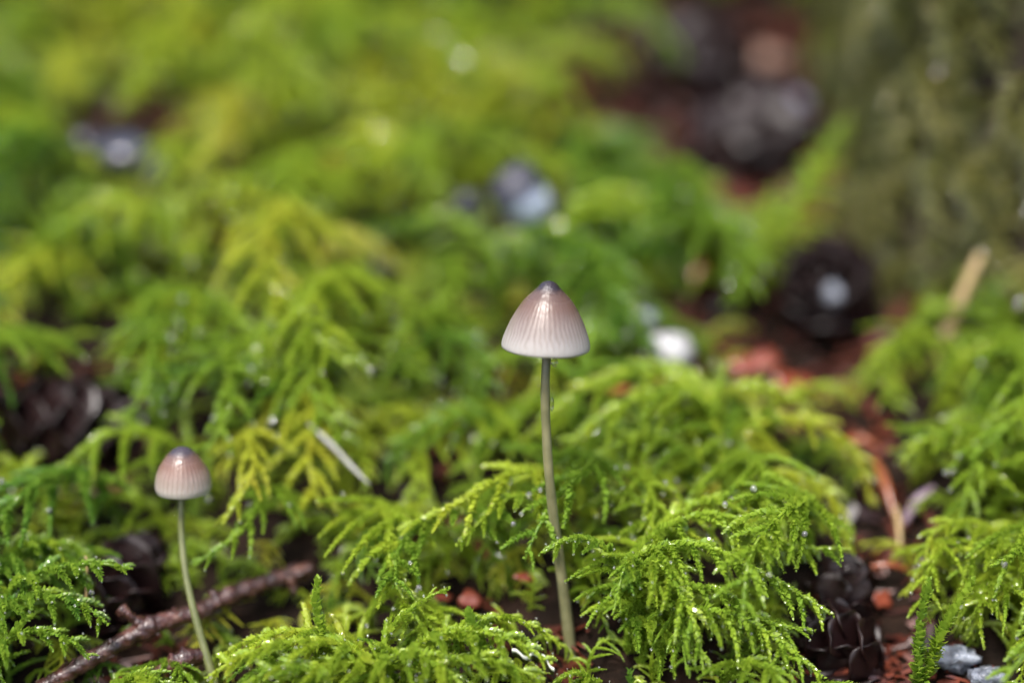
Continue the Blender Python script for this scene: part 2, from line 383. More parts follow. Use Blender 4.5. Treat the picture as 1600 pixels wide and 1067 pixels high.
def vnoise(x, y, s, sd0):                                 # smooth value noise for patches
    r = np.random.default_rng(sd0); tab = r.random((64,64)); X = x/s+1000; Y = y/s+1000
    i = np.floor(X).astype(int); j = np.floor(Y).astype(int); u = X-i; v = Y-j; u = u*u*(3-2*u); v = v*v*(3-2*v)
    g_ = lambda a, b: tab[a%64, b%64]
    return (g_(i,j)*(1-u)+g_(i+1,j)*u)*(1-v)+(g_(i,j+1)*(1-u)+g_(i+1,j+1)*u)*v
cand = np.stack([rc.uniform(-240, 240, 22000), rc.uniform(-60, 330, 22000)], 1)
half = 30 + .30*(228+cand[:,1])*1.35
keep = (np.abs(cand[:,0]) < half) & ~gap(cand[:,0], cand[:,1], 2)
cand = cand[keep]
TWIG_PX = [(45,1085,4),(110,1048,5),(190,1003,7),(250,972,9),(310,956,12),(350,934,14),(420,908,17),(488,888,20)]
OPEN = [(115,660,125,72),(185,925,55,80),(1300,455,130,118),(1345,985,100,100),(1388,800,95,140),(1520,330,115,115),(878,945,22,85),(1350,690,50,30),(1170,120,150,150),(1160,210,130,80),
        (1370,310,130,65),(1250,60,120,70),(820,310,80,82),(731,320,26,24),(200,245,80,44),(380,375,42,32),(365,425,35,20),(1045,545,68,52),(1010,495,35,20),
        (1240,605,100,45),(1165,560,85,55),(1330,640,65,50),(735,935,70,40),(495,680,18,18),(520,708,22,18),(550,735,24,18),(288,890,22,50),(284,820,18,40),(1500,1040,85,42),(335,1030,60,70),(320,930,85,65),(305,985,24,30),
        (650,705,40,26),(962,606,35,14),(790,585,20,18),(1095,430,22,20),(440,445,26,14),(870,150,60,20),(790,765,18,12)] \
     + [(a,b,60,42) for a,b,_ in TWIG_PX] + [((a[0]+b[0])/2,(a[1]+b[1])/2,60,42) for a,b in zip(TWIG_PX,TWIG_PX[1:])]
def to_px(Q):
    d = np.asarray(Q)-CAM; zc = d@FWD
    return 800+FPX*(d@RGT)/zc, 533.5-FPX*(d@UPV)/zc
def covers_open(base, az_, sc_, ry_):                  # does this frond arch over one of the open patches
    for t, h in ((.1,5),(.3,9),(.55,9.5),(.8,6.5),(1,2)):
        l = 20*t*sc_; z = (h*math.cos(ry_)-20*t*math.sin(ry_))*sc_
        for side in (-.35,0,.35):
            q = base + np.array([math.cos(az_)*l-math.sin(az_)*side*14*t*(1.2-t)*2*sc_, math.sin(az_)*l+math.cos(az_)*side*14*t*(1.2-t)*2*sc_, z])
            x, y = to_px(q)
            for a, b, rx, ry in OPEN:
                if ((x-a)/rx)**2+((y-b)/ry)**2 < .62: return True
    return False
# thin out: even spacing
sel = []; cell = {}
for p in cand:
    r_ = 6.5 + .016*max(p[1], 0); c = (int(p[0]//10), int(p[1]//10)); ok = True
    for a in (-1,0,1):
        for b in (-1,0,1):
            for q in cell.get((c[0]+a, c[1]+b), ()):
                if (q[0]-p[0])**2+(q[1]-p[1])**2 < r_*r_: ok = False; break
    if ok: cell.setdefault(c, []).append(p); sel.append(p)
cp = np.array(sel); nC = len(cp)
cz = H(cp[:,0], cp[:,1])
az = -math.pi/2 + rc.normal(0, 1.15, nC)
az = np.where(rc.random(nC) < .25, rc.uniform(-math.pi, math.pi, nC), az)
rots = np.stack([rc.normal(0,.18,nC), -.24*np.sin(az)+rc.normal(-.05,.16,nC), az], 1)
scl = rc.uniform(.75, 1.2, nC)*np.where(cp[:,1] < 12, .75, 1.05)*(1+.0022*np.maximum(cp[:,1],0))
ok = np.zeros(nC, bool)
for i in range(nC):                                     # turn or shrink fronds that would close the open patches
    for k in range(12):
        if not covers_open(np.array([cp[i,0],cp[i,1],cz[i]]), az[i], scl[i], rots[i,1]): ok[i] = True; break
        az[i] = -math.pi/2 + rc.normal(0, 1.3); rots[i,2] = az[i]; rots[i,1] = -.24*math.sin(az[i])
        if k % 4 == 3: scl[i] *= .68
cp, cz, az, rots, scl = cp[ok], cz[ok], az[ok], rots[ok], scl[ok]; nC = len(cp)
tint = np.clip(.30 + .6*(vnoise(cp[:,0], cp[:,1], 38, 3)-.15) + rc.normal(0,.16,nC), 0.05, .92)
# low young fronds close to the soil
uc = np.stack([rc.uniform(-130, 130, 9000), rc.uniform(-45, 150, 9000)], 1)
uc = uc[(np.abs(uc[:,0]) < 25+.30*(228+uc[:,1])*1.3) & ~gap(uc[:,0], uc[:,1], 2)]
usel = []; cell = {}
for p in uc:
    c = (int(p[0]//4), int(p[1]//4))
    if all((q[0]-p[0])**2+(q[1]-p[1])**2 > 16 for a in (-1,0,1) for b in (-1,0,1) for q in cell.get((c[0]+a, c[1]+b), ())):
        cell.setdefault(c, []).append(p); usel.append(p)
uc = np.array(usel); nU = len(uc); ua = rc.uniform(-math.pi, math.pi, nU)
pts_ = np.vstack([np.column_stack([cp, cz]), np.column_stack([uc, H(uc[:,0], uc[:,1])])])
rots = np.vstack([rots, np.stack([rc.normal(0,.25,nU), -.42*np.sin(ua)+rc.normal(0,.15,nU), ua], 1)])
scl = np.concatenate([scl, rc.uniform(.30, .48, nU)]); tint = np.concatenate([tint, np.clip(rc.normal(.55,.2,nU), .05, .95)])
carpet = scatter('moss_carpet', pts_, rots, scl, rc.integers(0, NV, nC+nU), tint, store)
carpet['label'] = 'thick carpet of wet yellow green feather moss covering the forest floor'; carpet['category'] = 'moss'

# ------------------------------------------------------------------ hero fronds
rh = np.random.default_rng(21)
HERO = 0
def to_root(root, ob, M):                                  # parent with the world matrix kept
    ob.parent = root; ob.matrix_basis = Matrix.Translation(-root.location) @ M
def hero_frond(pts, Lmax, label, group, tint, step=1.45, start=.14, dew=.35, leaf=1.1, upref=(0,0,1), hang=0.0):
    W = [P(*p) for p in pts]; C = spline(W, 30)
    root = thing('moss_frond', label, 'moss', C[0], group)
    V, F = leafy(C-C[0], leaf, 12, rh, .18)
    st = obj('stem', mesh('moss_stem', V, F, M_HERO), parent=root); st['tint'] = float(tint)
    tips = []
    for b, M in frond_plan(C, Lmax*1.35, rh, step, start, upref, hang):
        br = obj('branch', b['me']); to_root(root, br, M); br['tint'] = float(np.clip(tint+rh.normal(0,.08), 0, 1))
        if rh.random() < dew*.7: tips.append(xf(M, b['tip'][None])[0]+[0,0,-.2]-C[0])
        if rh.random() < dew*.7: tips.append(xf(M, b['mid'][None])[0]+[0,0,.7]-C[0])
    if tips:
        V, F = droplets(tips, rh, .09, .21); d = obj('dew', mesh('dew', V, F, M_WATER), parent=root); d['kind'] = 'stuff'
    return root
def hero_shoot(pts, label, group, tint, leaf=1.75, dens=16):
    C = spline([P(*p) for p in pts], 20)
    V, F = leafy(C-C[0], leaf, dens, rh, .16, .95, .35)
    o = obj('moss_shoot', mesh('moss_shoot', V, F, M_HERO), C[0]); o['tint'] = float(tint)
    return tag(o, label, 'moss', group)

gA = 'fronds of the clump beside the large mushroom'
for pts, Lm, ti, hg, lab in [
    ([(985,1010,6),(962,880,2),(905,838,0),(842,866,-1)], 5.0, .34, .3, 'curled moss frond whose tip crosses in front of the large mushroom stem'),
    ([(985,1020,6),(985,880,2),(1090,850,0),(1210,905,1),(1305,962,3)], 8.0, .42, .75, 'long dewy moss frond sweeping from the clump down to the small bluish cone'),
    ([(990,1020,7),(1000,860,4),(1110,800,5),(1230,850,6),(1330,858,8)], 8.0, .46, .75, 'moss frond stretching from the clump out over the reddish brown cone'),
    ([(1000,1020,8),(1010,850,8),(1120,775,11),(1250,790,14),(1345,850,16)], 7.5, .55, .7, 'yellow green moss frond along the back of the clump, pointing at the level red needle'),
    ([(980,1020,5),(1000,900,0),(1030,880,-2),(1080,960,-4),(1100,1050,-4)], 7.0, .4, .8, 'steep moss frond hanging down the front of the drooping clump'),
    ([(1000,1020,5),(1000,900,1),(985,870,-1),(970,905,-3),(958,960,-4)], 4.5, .36, .7, 'short moss frond hanging next to the large stem on the clump front'),
    ([(1000,1040,5),(1040,930,1),(1120,920,0),(1200,970,0),(1275,985,1)], 7.0, .38, .75, 'low moss frond in the clump reaching towards the bluish cone under the long sweeping one'),
    ([(1020,1060,4),(1060,960,0),(1150,960,-2),(1230,1010,-2),(1290,1060,-2)], 6.5, .4, .7, 'lowest moss frond of the drooping clump, trailing on the litter'),
    ([(930,1000,16),(905,880,14),(870,800,12),(800,775,8),(712,852,6)], 5.5, .5, .3, 'slim arching moss frond left of the large stem with two dripping ends'),
    ([(970,1040,12),(985,930,10),(1040,830,12),(980,770,14),(910,790,15)], 6.0, .45, .3, 'moss frond leaning back behind the large stem at half its height'),
    ([(840,1080,16),(850,1000,16),(870,960,17),(910,950,18),(950,985,18)], 5, .5, .2, 'small moss frond behind the foot of the large stem'),
    ([(940,1100,2),(925,1065,0),(900,1050,-1),(860,1068,-2)], 3.6, .45, .2, 'tiny moss frond lying against the front of the large stem foot')]:
    hero_frond(pts, Lm, lab, gA, ti, hang=hg, dew=.6)
gB = 'fronds of the mound behind the large mushroom'
for pts, Lm, ti, lab in [
    ([(1110,850,28),(1120,700,27),(1080,612,26),(960,640,24),(850,735,22)], 9, .5, 'arching moss frond on the mound that ends right behind the large stem'),
    ([(1110,850,30),(1130,690,30),(1060,590,30),(930,600,30),(800,700,28)], 9, .55, 'topmost moss frond of the mound, passing behind the large stem'),
    ([(1130,850,28),(1160,700,28),(1230,650,28),(1330,700,27),(1365,795,26)], 6.5, .82, 'yellow moss frond arching from the mound down to the broad orange needle'),
    ([(1120,880,24),(1150,770,24),(1230,740,24),(1310,790,22),(1325,890,20)], 6, .76, 'yellow moss frond arching low from the mound to the level red needle'),
    ([(1120,900,22),(1170,810,22),(1250,800,22),(1315,845,20)], 5.5, .74, 'shortest yellowish moss frond at the foot of the mound beside the litter strip'),
    ([(1090,860,30),(1080,720,31),(1120,620,32),(1210,610,33),(1290,660,33)], 7, .66, 'moss frond on the mound reaching below the large dull red leaf fragment'),
    ([(1100,850,26),(1090,740,25),(1030,680,24),(960,700,22),(900,780,20)], 8, .48, 'inner moss frond on the mound front, drooping above the clump'),
    ([(1110,850,30),(1150,720,32),(1200,640,36),(1290,600,40),(1340,640,42)], 6, .64, 'far moss frond of the mound touching the top of the litter strip')]:
    hero_frond(pts, Lm, lab, gB, ti, dew=.5)
gC = 'fronds of the glistening foreground clump'
for pts, Lm, ti, lab in [
    ([(600,1110,2),(560,1020,-2),(480,1000,-3),(390,1020,-4),(320,1060,-4)], 7, .6, 'long glistening moss frond reaching to the foot of the small mushroom'),
    ([(620,1110,1),(590,1040,-3),(500,1040,-5),(420,1070,-6)], 6.5, .55, 'low glistening moss frond under the stubby upright shoot'),
    ([(620,1110,2),(650,1010,-2),(720,985,-3),(800,1000,-4),(862,1035,-4)], 7, .5, 'long glistening moss frond reaching towards the white rimmed lichen'),
    ([(640,1110,1),(680,1040,-4),(760,1030,-5),(850,1060,-6)], 6.5, .45, 'glistening moss frond lying below the white rimmed lichen'),
    ([(610,1110,2),(600,1010,1),(620,970,0),(665,935,0),(702,918,0)], 3.2, .45, 'narrow wormlike moss frond rising left of the pinkish red leaf fragment'),
    ([(620,1110,0),(600,1040,-3),(640,1020,-5),(700,1050,-6),(740,1090,-6)], 6, .46, 'short glistening moss frond in the middle front of the foreground clump'),
    ([(560,1110,2),(540,1010,0),(470,985,1),(400,995,3),(350,1020,4)], 6.0, .65, 'yellowish glistening moss frond between the stubby shoot and the small mushroom'),
    ([(650,1110,2),(690,1000,2),(760,965,3),(830,975,4),(880,1010,5)], 5.5, .55, 'moss frond at the back of the foreground clump, touching the large stem'),
    ([(540,1120,-2),(500,1060,-6),(440,1040,-7),(370,1075,-8)], 6, .42, 'deep green moss frond lowest in the foreground clump beside the bark piece'),
    ([(590,1100,3),(560,1010,4),(520,985,5),(470,985,7),(430,1000,8)], 5.5, .66, 'pale yellowish moss frond tucked behind the stubby upright shoot')]:
    hero_frond(pts, Lm, lab, gC, ti, dew=.7)
gF = 'fronds between the straw and the twig'
for pts, Lm, ti, lab in [
    ([(560,950,26),(565,870,26),(520,815,26),(460,820,25),(420,860,24)], 6.5, .5, 'moss frond arching above the far end of the twig'),
    ([(600,960,24),(615,890,23),(590,850,22),(545,860,21),(520,895,20)], 5.5, .45, 'small dark moss frond beside the broken far end of the twig'),
    ([(660,950,26),(675,860,27),(650,805,28),(610,800,28),(580,840,27)], 7, .7, 'yellow moss frond directly below the white straw'),
    ([(680,960,22),(690,880,22),(650,855,20),(610,880,19)], 5, .5, 'low moss frond behind the narrow wormlike one'),
    ([(380,890,34),(400,830,34),(440,800,34),(490,810,33),(530,845,32)], 7, .78, 'yellow moss frond between the small cap and the white straw')]:
    hero_frond(pts, Lm, lab, gF, ti, dew=.5)
hero_shoot([(498,1040,-1),(500,980,-1),(494,940,-1),(497,905,-1)], 'stubby upright moss shoot with a spiky star tip near the twig end', None, .42, 1.5)
hero_shoot([(755,1040,-2),(748,1000,-2),(740,975,-2),(733,958,-2)], 'short upright moss shoot with starry tip in front of the reddish flakes', None, .3, 2.0)
hero_shoot([(1438,1090,2),(1436,1020,1),(1440,960,1),(1452,905,1)], 'tall upright dewy moss shoot beside the bluish pebbles', None, .3, 1.6)
hero_shoot([(1445,1060,2),(1470,990,1),(1495,945,1),(1520,905,1)], 'leaning dewy moss shoot branching off above the bluish pebbles', None, .4, 1.6)
hero_shoot([(988,1100,-3),(986,1075,-3),(984,1050,-3)], 'tiny bluish green moss tip poking up below the drooping clump', None, .05, 1.2)
gD = 'fronds at the dark hollow beside the twig'
for pts, Lm, ti, lab in [
    ([(-20,1030,8),(10,930,5),(70,890,4),(150,880,4),(208,888,4)], 6.5, .26, 'deep green moss frond pointing across the dark half buried cone'),
    ([(-30,1050,6),(0,960,3),(50,930,2),(120,940,2),(170,975,2)], 6.5, .24, 'bluish green moss frond hanging in front of the thin reddish stalk'),
    ([(-30,1090,4),(0,1010,1),(50,985,0),(110,1000,0),(140,1030,0)], 5.5, .3, 'lowest deep green moss frond over the near end of the twig'),
    ([(-40,1000,10),(-10,900,10),(40,850,11),(110,850,12),(150,885,12)], 6.5, .34, 'moss frond arching behind the deep green ones left of the half buried cone'),
    ([(250,960,26),(240,920,26),(270,870,26),(330,860,26),(370,890,25)], 6, .42, 'moss frond directly behind the small mushroom stem above the twig'),
    ([(210,1100,3),(190,1070,0),(230,1055,-2),(270,1075,-3)], 4.5, .45, 'little moss frond below the twig near the small mushroom foot'),
    ([(330,1120,1),(310,1085,-1),(285,1070,-2),(250,1080,-3)], 4, .38, 'little moss frond in front of the small mushroom foot')]:
    hero_frond(pts, Lm, lab, gD, ti, dew=.55)
gE = 'fronds beyond the dark litter strip'
for pts, Lm, ti, lab in [
    ([(1560,860,26),(1560,740,26),(1510,690,25),(1440,690,24),(1410,725,23)], 6, .55, 'arching moss frond with a bright tip over the slanting lilac needle'),
    ([(1580,860,28),(1600,720,28),(1560,660,30),(1500,650,30),(1460,685,30)], 6.5, .5, 'upper moss frond beyond the litter strip facing the broad orange needle'),
    ([(1590,1000,12),(1580,870,12),(1530,815,12),(1460,830,11),(1445,880,10)], 5.5, .66, 'yellowish moss frond ending at the pale lilac needle'),
    ([(1620,980,10),(1610,880,9),(1570,850,8),(1520,870,7),(1500,920,6)], 6.5, .55, 'moss frond hanging above the leaning dewy shoot'),
    ([(1640,1050,6),(1620,960,5),(1590,920,5),(1540,935,5),(1510,980,4)], 5.5, .55, 'moss frond drooping right over the bluish grey pebbles'),
    ([(1600,840,30),(1620,700,32),(1650,640,34),(1690,650,34)], 8, .5, 'moss frond curving away from the litter strip on its far side'),
    ([(1500,930,14),(1480,880,13),(1440,890,12),(1415,930,11)], 3.2, .66, 'small moss frond behind the tall upright shoot in the litter strip')]:
    hero_frond(pts, Lm, lab, gE, ti, dew=.5)
# the broad blurred blade beyond the cones
hero_frond([(1185,450,72),(1215,380,72),(1265,280,76),(1325,180,80)], 6.5, 'long bright green moss frond rising diagonally in front of the mossy trunk', None, .45, step=.8, start=.05, dew=0)
hero_frond([(1165,470,68),(1180,400,68),(1195,340,70),(1210,290,72)], 5, 'shorter bright moss frond standing beside the long diagonal frond', None, .5, step=.9, start=.05, dew=.2)

# ------------------------------------------------------------------ mushrooms
def cap_mesh(profile, seg, ribs, amp, rim_wave, rng, thick=.28):
    pr = np.array(profile, float); r = pr[:,0]; z = pr[:,1]
    tt = np.concatenate([[0], np.cumsum(np.hypot(np.diff(r), np.diff(z)))]); ts = np.linspace(0, tt[-1], 44)
    sm = spline(np.column_stack([r, z]), 300); st = np.concatenate([[0], np.cumsum(np.hypot(*np.diff(sm, axis=0).T))])
    ts = np.linspace(0, st[-1], 46); r = np.interp(ts, st, sm[:,0]); z = np.interp(ts, st, sm[:,1])
    a = np.arange(seg)*2*np.pi/seg
    phs = rng.uniform(0, 6.28, 8)
    wob = sum(np.cos(k*a+phs[k])*(.5/k) for k in range(1, 8))
    rimz = sum(np.cos(k*a+phs[k%8]*2)/k for k in (5, 9, 17, 27, 41))
    V = [[0,0,z[0]]]
    for i in range(1, len(r)):
        s = i/(len(r)-1); f = np.clip((s-.18)/.3, 0, 1)*(1-.75*np.clip((s-.8)/.2, 0, 1))
        rib = amp*f*(np.abs(np.sin(a*ribs/2 + .16*np.sin(3*a+1)+.1*np.sin(7*a)))-.6)
        rr = r[i]*(1+.018*wob*s) + rib + (.07*wob*np.exp(-((s-.08)/.06)**2))
        zz = z[i] + rim_wave*rimz*max(0, (s-.8)/.2)**2
        V += np.column_stack([rr*np.cos(a), rr*np.sin(a), zz+0*a]).tolist()
    nR = len(r)-1; outer_rim = V[1+(nR-1)*seg:1+nR*seg]
    # inner skin from the rim back up to the stem
    inner = []
    for s in np.linspace(0, 1, 9):
        f = (1-s)
        zi = z[-1] + (.12 if s == 0 else 0) + (abs(z[-1])-1.6)*s**.8
        ri = np.interp(-zi, -z, r) - thick if s > 0 else None
        for j in range(seg):
            x, y, zz = outer_rim[j]; q = math.hypot(x, y)
            R_ = q-thick if s == 0 else max(.4, min(q-thick, ri))
            inner.append([x/q*R_, y/q*R_, zz+.1 if s == 0 else zi])
    V += inner; F = []
    for j in range(seg): F.append([0, 1+j, 1+(j+1)%seg])
    for i in range(nR-1+9):
        for j in range(seg):
            k = (j+1)%seg; F.append([1+i*seg+j, 1+(i+1)*seg+j, 1+(i+1)*seg+k, 1+i*seg+k])
    return np.array(V), F
def mushroom(label, capmat, stemmat, stem_px, radii, profile, apex_tilt, seg, ribs, amp, rim, ngill, seedm):
    rng = np.random.default_rng(seedm)
    C = spline([P(*p) for p in stem_px], 40)
    root = thing('mushroom', label, 'mushroom', C[-1])
    rad = np.interp(np.linspace(0,1,40), np.linspace(0,1,len(radii)), radii)*(1+.03*np.sin(np.arange(40)*1.1))
    V, F = tube(C-C[-1], rad, 20, .015, rng); obj('stem', mesh('mushroom_stem', V, F, stemmat), parent=root)
    V, F = cap_mesh(profile, seg, ribs, amp, rim, rng)
    cap = obj('cap', mesh('mushroom_cap', V, F, capmat), parent=root)
    apex = C[0]-C[-1] + np.array([.25,0,-profile[-1][1]])
    cap.location = Vector(apex)*MM; cap.rotation_euler = apex_tilt
    hgt = -profile[-1][1]; rr = profile[-1][0]
    gv = [(.75,0,-hgt*.30),(rr*.55,0,-hgt*.42),(rr*.78,0,-hgt*.66),(rr-.55,0,-hgt+.35),(rr*.6,0,-hgt*.86),(.75,0,-hgt*.62)]
    gv = [(x,-.04,z) for x,_,z in gv]+[(x,.04,z) for x,_,z in gv]
    gf = [[5,4,3,2,1,0],[6,7,8,9,10,11]]+[[i,(i+1)%6,6+(i+1)%6,6+i] for i in range(6)]
    gme = mesh('gill', gv, gf, M_GILL, smooth=False)
    for i in range(ngill):
        g = obj('gill', gme, parent=cap); g.rotation_euler = (0,0,2*math.pi*i/ngill)
    return root, cap
PR1 = [(0,0),(.62,-.13),(1.15,-.48),(1.62,-1.05),(3.25,-2.75),(4.72,-5.2),(5.68,-7.5),(6.02,-8.8),(5.98,-9.35)]
mushroom('larger pale mushroom with pleated conical cap and grey brown tip on a thin stem', M_CAP1, M_STEM1,
    [(855,544,0),(852,600,0),(853,660,1),(857,730,2),(864,800,4),(872,860,6),(884,950,8),(894,1040,10),(896,1075,11)],
    [.60,.62,.64,.66,.70,.74,.80,.88,.95], PR1, (math.radians(0), math.radians(2.5), 0), 276, 46, .042, .08, 26, 3)
PR2 = [(a,b*.95) for a,b in [(0,0),(.7,-.12),(1.4,-.55),(2.15,-1.35),(2.95,-2.6),(3.65,-4.2),(3.92,-5.8),(3.85,-6.5),(3.68,-6.95)]]
mushroom('smaller rounded bell mushroom on a curved greenish stem in front of the twig', M_CAP2, M_STEM2,
    [(284,768,8),(283,800,8),(284,840,8),(290,895,7),(303,955,6),(320,1015,5.5),(336,1070,5),(345,1110,5)],
    [.42,.46,.48,.50,.54,.58,.64,.7], PR2, (0, 0, 0), 204, 34, .045, .03, 20, 9)
def drop(px, py, dd, r, label, stretch=1.25):
    V = ICO3[0]*np.array([r, r, r*stretch]); V[:,0:2] *= np.where(V[:,2:3] > 0, 1-.35*(V[:,2:3]/(r*stretch))**2, 1)
    return tag(obj('water_droplet', mesh('water_droplet', V, ICO3[1], M_CLEAR), P(px, py, dd)), label, 'droplet')
drop(866.5, 566, -.4, .52, 'clear round water droplet hanging right under the large cap by the stem')
drop(862.5, 631, 0, .30, 'tiny elongated water droplet clinging to the side of the large stem', 3.4)

# ------------------------------------------------------------------ twig and sticks
def stick(name, pts, radii, m, label, cat, rough=.2, seg=9, n=40, seedm=1, group=None, parent=None):
    rng = np.random.default_rng(seedm); C = spline(pts, n)
    C = C + rng.normal(0, .03*np.mean(radii), C.shape)
    rad = np.interp(np.linspace(0,1,n), np.linspace(0,1,len(radii)), radii)
    if m is M_BARK:                                     # knots and swellings along the wood
        for _ in range(max(2, n//9)):
            k = rng.integers(0, n); rad = rad*(1+rng.uniform(-.12,.28)*np.exp(-((np.arange(n)-k)/2.2)**2))
    V, F = tube(C-C[0], rad, seg, rough, rng)
    o = obj(name, mesh(name, V, F, m), C[0] if parent is None else C[0]-np.array(parent.location)/MM, parent)
    return o if parent is not None else tag(o, label, cat, group)
tw = [P(*q) for q in TWIG_PX]
troot = thing('twig', 'rough reddish brown twig with short side stubs lying behind the small mushroom', 'twig', tw[0])
stick('shaft', tw, [1.0,1.15,1.2,1.25,1.2,1.3,1.15,1.0], M_BARK, '', '', .13, 16, 130, 4, parent=troot)
stick('stub', [P(228,980,8),P(212,968,7.5),P(198,958,7),P(186,950,7)], [1.0,.75,.7,.85], M_BARK, '', '', .22, 9, 16, 5, parent=troot)
stick('stub', [P(338,945,13),P(336,932,13),P(330,922,13)], [.9,.8,.6], M_BARK, '', '', .2, 9, 8, 6, parent=troot)
stick('stub', [P(455,902,18),P(456,915,18),P(462,928,18)], [.8,.6,.5], M_BARK, '', '', .2, 9, 8, 8, parent=troot)
rngk = np.random.default_rng(77)
flake = mesh('bark_flake', [(-.7,-.25,0),(.6,-.3,.05),(.8,.2,.1),(-.5,.3,.05),(-.6,-.2,.18),(.5,-.2,.25),(.7,.15,.27),(-.4,.2,.2)], [[3,2,1,0],[4,5,6,7],[0,1,5,4],[1,2,6,5],[2,3,7,6],[3,0,4,7]], M_BARK, smooth=False)
Ct = spline(tw, 200)
for i in range(80):
    k = int(rngk.integers(4, 194)); T = Ct[min(k+2,199)]-Ct[k-2]; T /= np.linalg.norm(T)
    R = rngk.normal(0,1,3); R -= T*np.dot(R,T); R /= np.linalg.norm(R)
    f = obj('bark_flake', flake); to_root(troot, f, frame_mtx(Ct[k]+R*1.08, T+R*.3+rngk.normal(0,.25,3), R, rngk.uniform(.5,1.3)))
stick('bark_piece', [P(240,1052,5),P(265,1040,5),P(290,1028,5),P(322,1022,6)], [.5,1.0,1.4,.9], M_BARK, 'dark wet bark piece lying at the foot of the small mushroom', 'bark', .25, 9, 16, 12)
stick('straw', [G(482,662,16)*(1-q)+G(577,757,16)*q+np.array([0,0,w]) for q, w in ((0,0),(.35,.3),(.7,.1),(1,0))], [.2,.45,.42,.15], M_STRAW, 'pale whitish bit of straw stuck in the moss', 'straw', .08, 8, 20, 13)
stick('plant_stalk', [P(134,960,7),P(135,925,7),P(136,890,7),P(134,868,7)], [.22,.2,.18,.14], M_TAN, 'thin reddish stalk rising out of moss near the twig', 'stalk', .05, 6, 12, 14)
g_ = G(1465,575,1)
stick('plant_stalk', [G(1458,575,2),G(1458,575,2)+[2,0,6],G(1458,575,2)+[4,0,12],G(1458,575,2)+[7,1,19]], [.9,1.3,1.2,.8], M_TAN, 'tan upright plant stalk standing before the mossy trunk', 'stalk', .1, 8, 20, 15)

# ------------------------------------------------------------------ cones
def scale_mesh():
    nu, nv = 7, 6; top = []; bot = []
    for i in range(nu):
        u = i/(nu-1); half_w = math.sin(math.pi*min(1, .12+u*.88)**.75)*.52 + .06*(1-u)
        half_w = .10+.45*math.sin(min(1, u*1.05)*math.pi*.62) if u < .95 else .33
        for j in range(nv):
            v = j/(nv-1)*2-1; x = u - .12*v*v*u; y = v*half_w; z = .16*u*u - .16*v*v*u
            top.append((x,y,z)); bot.append((x,y,z-.06*(1-u*.4)))
    V = top+bot; n = nu*nv; F = []
    for i in range(nu-1):
        for j in range(nv-1):
            a = i*nv+j; F.append([a,a+nv,a+nv+1,a+1]); F.append([n+a,n+a+1,n+a+nv+1,n+a+nv])
    edge = [(i*nv) for i in range(nu)]+[(nu-1)*nv+j for j in range(1,nv)]+[i*nv+nv-1 for i in range(nu-2,-1,-1)]+[j for j in range(nv-2,0,-1)]
    for a, b in zip(edge, edge[1:]+edge[:1]): F.append([b,a,n+a,n+b])
    return mesh('cone_scale', V, F, M_CONE)
SCALE = scale_mesh()
def cone(px, py, dd, length, width, axis, label, nsc=44, seedm=1, pos=None):
    rng = np.random.default_rng(seedm); c = P(px, py, dd) if pos is None else np.array(pos, float)
    ax = np.array(axis, float); ax /= np.linalg.norm(ax); base = c-ax*length/2
    root = thing('fir_cone', label, 'cone', base)
    s = np.linspace(0,1,10); V, F = tube(np.outer(s*length*.92, ax), width*.16*np.sin(.35+s*2.5)+.1, 8)
    obj('core', mesh('cone_core', V, F, M_CONE), parent=root)
    u = np.cross(ax, [.3,.1,.9]); u /= np.linalg.norm(u); wv = np.cross(ax, u)
    for i in range(nsc):
        t = .03+.93*i/nsc; th = i*2.39996+rng.normal(0,.08)
        R = math.cos(th)*u+math.sin(th)*wv; prof = math.sin(math.pi*(.16+.80*t))**.75
        sl = width*.56*prof*rng.uniform(.9,1.1)+.6
        op = math.radians(62-38*t+rng.normal(0,6))
        d = ax*math.cos(op)+R*math.sin(op)
        q = obj('scale', SCALE); to_root(root, q, frame_mtx(base+ax*(t*length*.9)+R*width*.08*prof, d, ax*math.sin(op)*1-R*math.cos(op), sl))
    return root
cone(0,0,0,24,16,(1,.25,-.05),'dark brown open cone lying in a hollow of the moss behind the small mushroom', 46, 1, G(118,665,3.5))
cone(0,0,0,17,12,(.35,.5,.6),'dark wet cone half buried next to the twig behind deep green fronds', 40, 2, G(188,915,4))
cone(0,0,0,25,19,(-.35,-.75,.35),'blackish cone turned end on in the gap before the mossy trunk', 46, 3, G(1292,455,7))
cone(0,0,0,14,11,(-.75,.15,.55),'small cone with bluish wet scales at the right edge of the drooping clump', 24, 4, G(1322,1015,2.5))
cone(0,0,0,13,10,(.3,.6,.5),'reddish brown cone behind the small cone with bluish wet scales', 24, 8, G(1310,935,3))
cone(0,0,0,32,22,(.7,.5,.1),'large dark cone in the litter at the top of the slope', 48, 5, G(1170,215,6))
cone(0,0,0,30,20,(-.5,.6,.2),'pinkish brown cone farthest up the litter slope', 40, 6, G(1090,90,6))

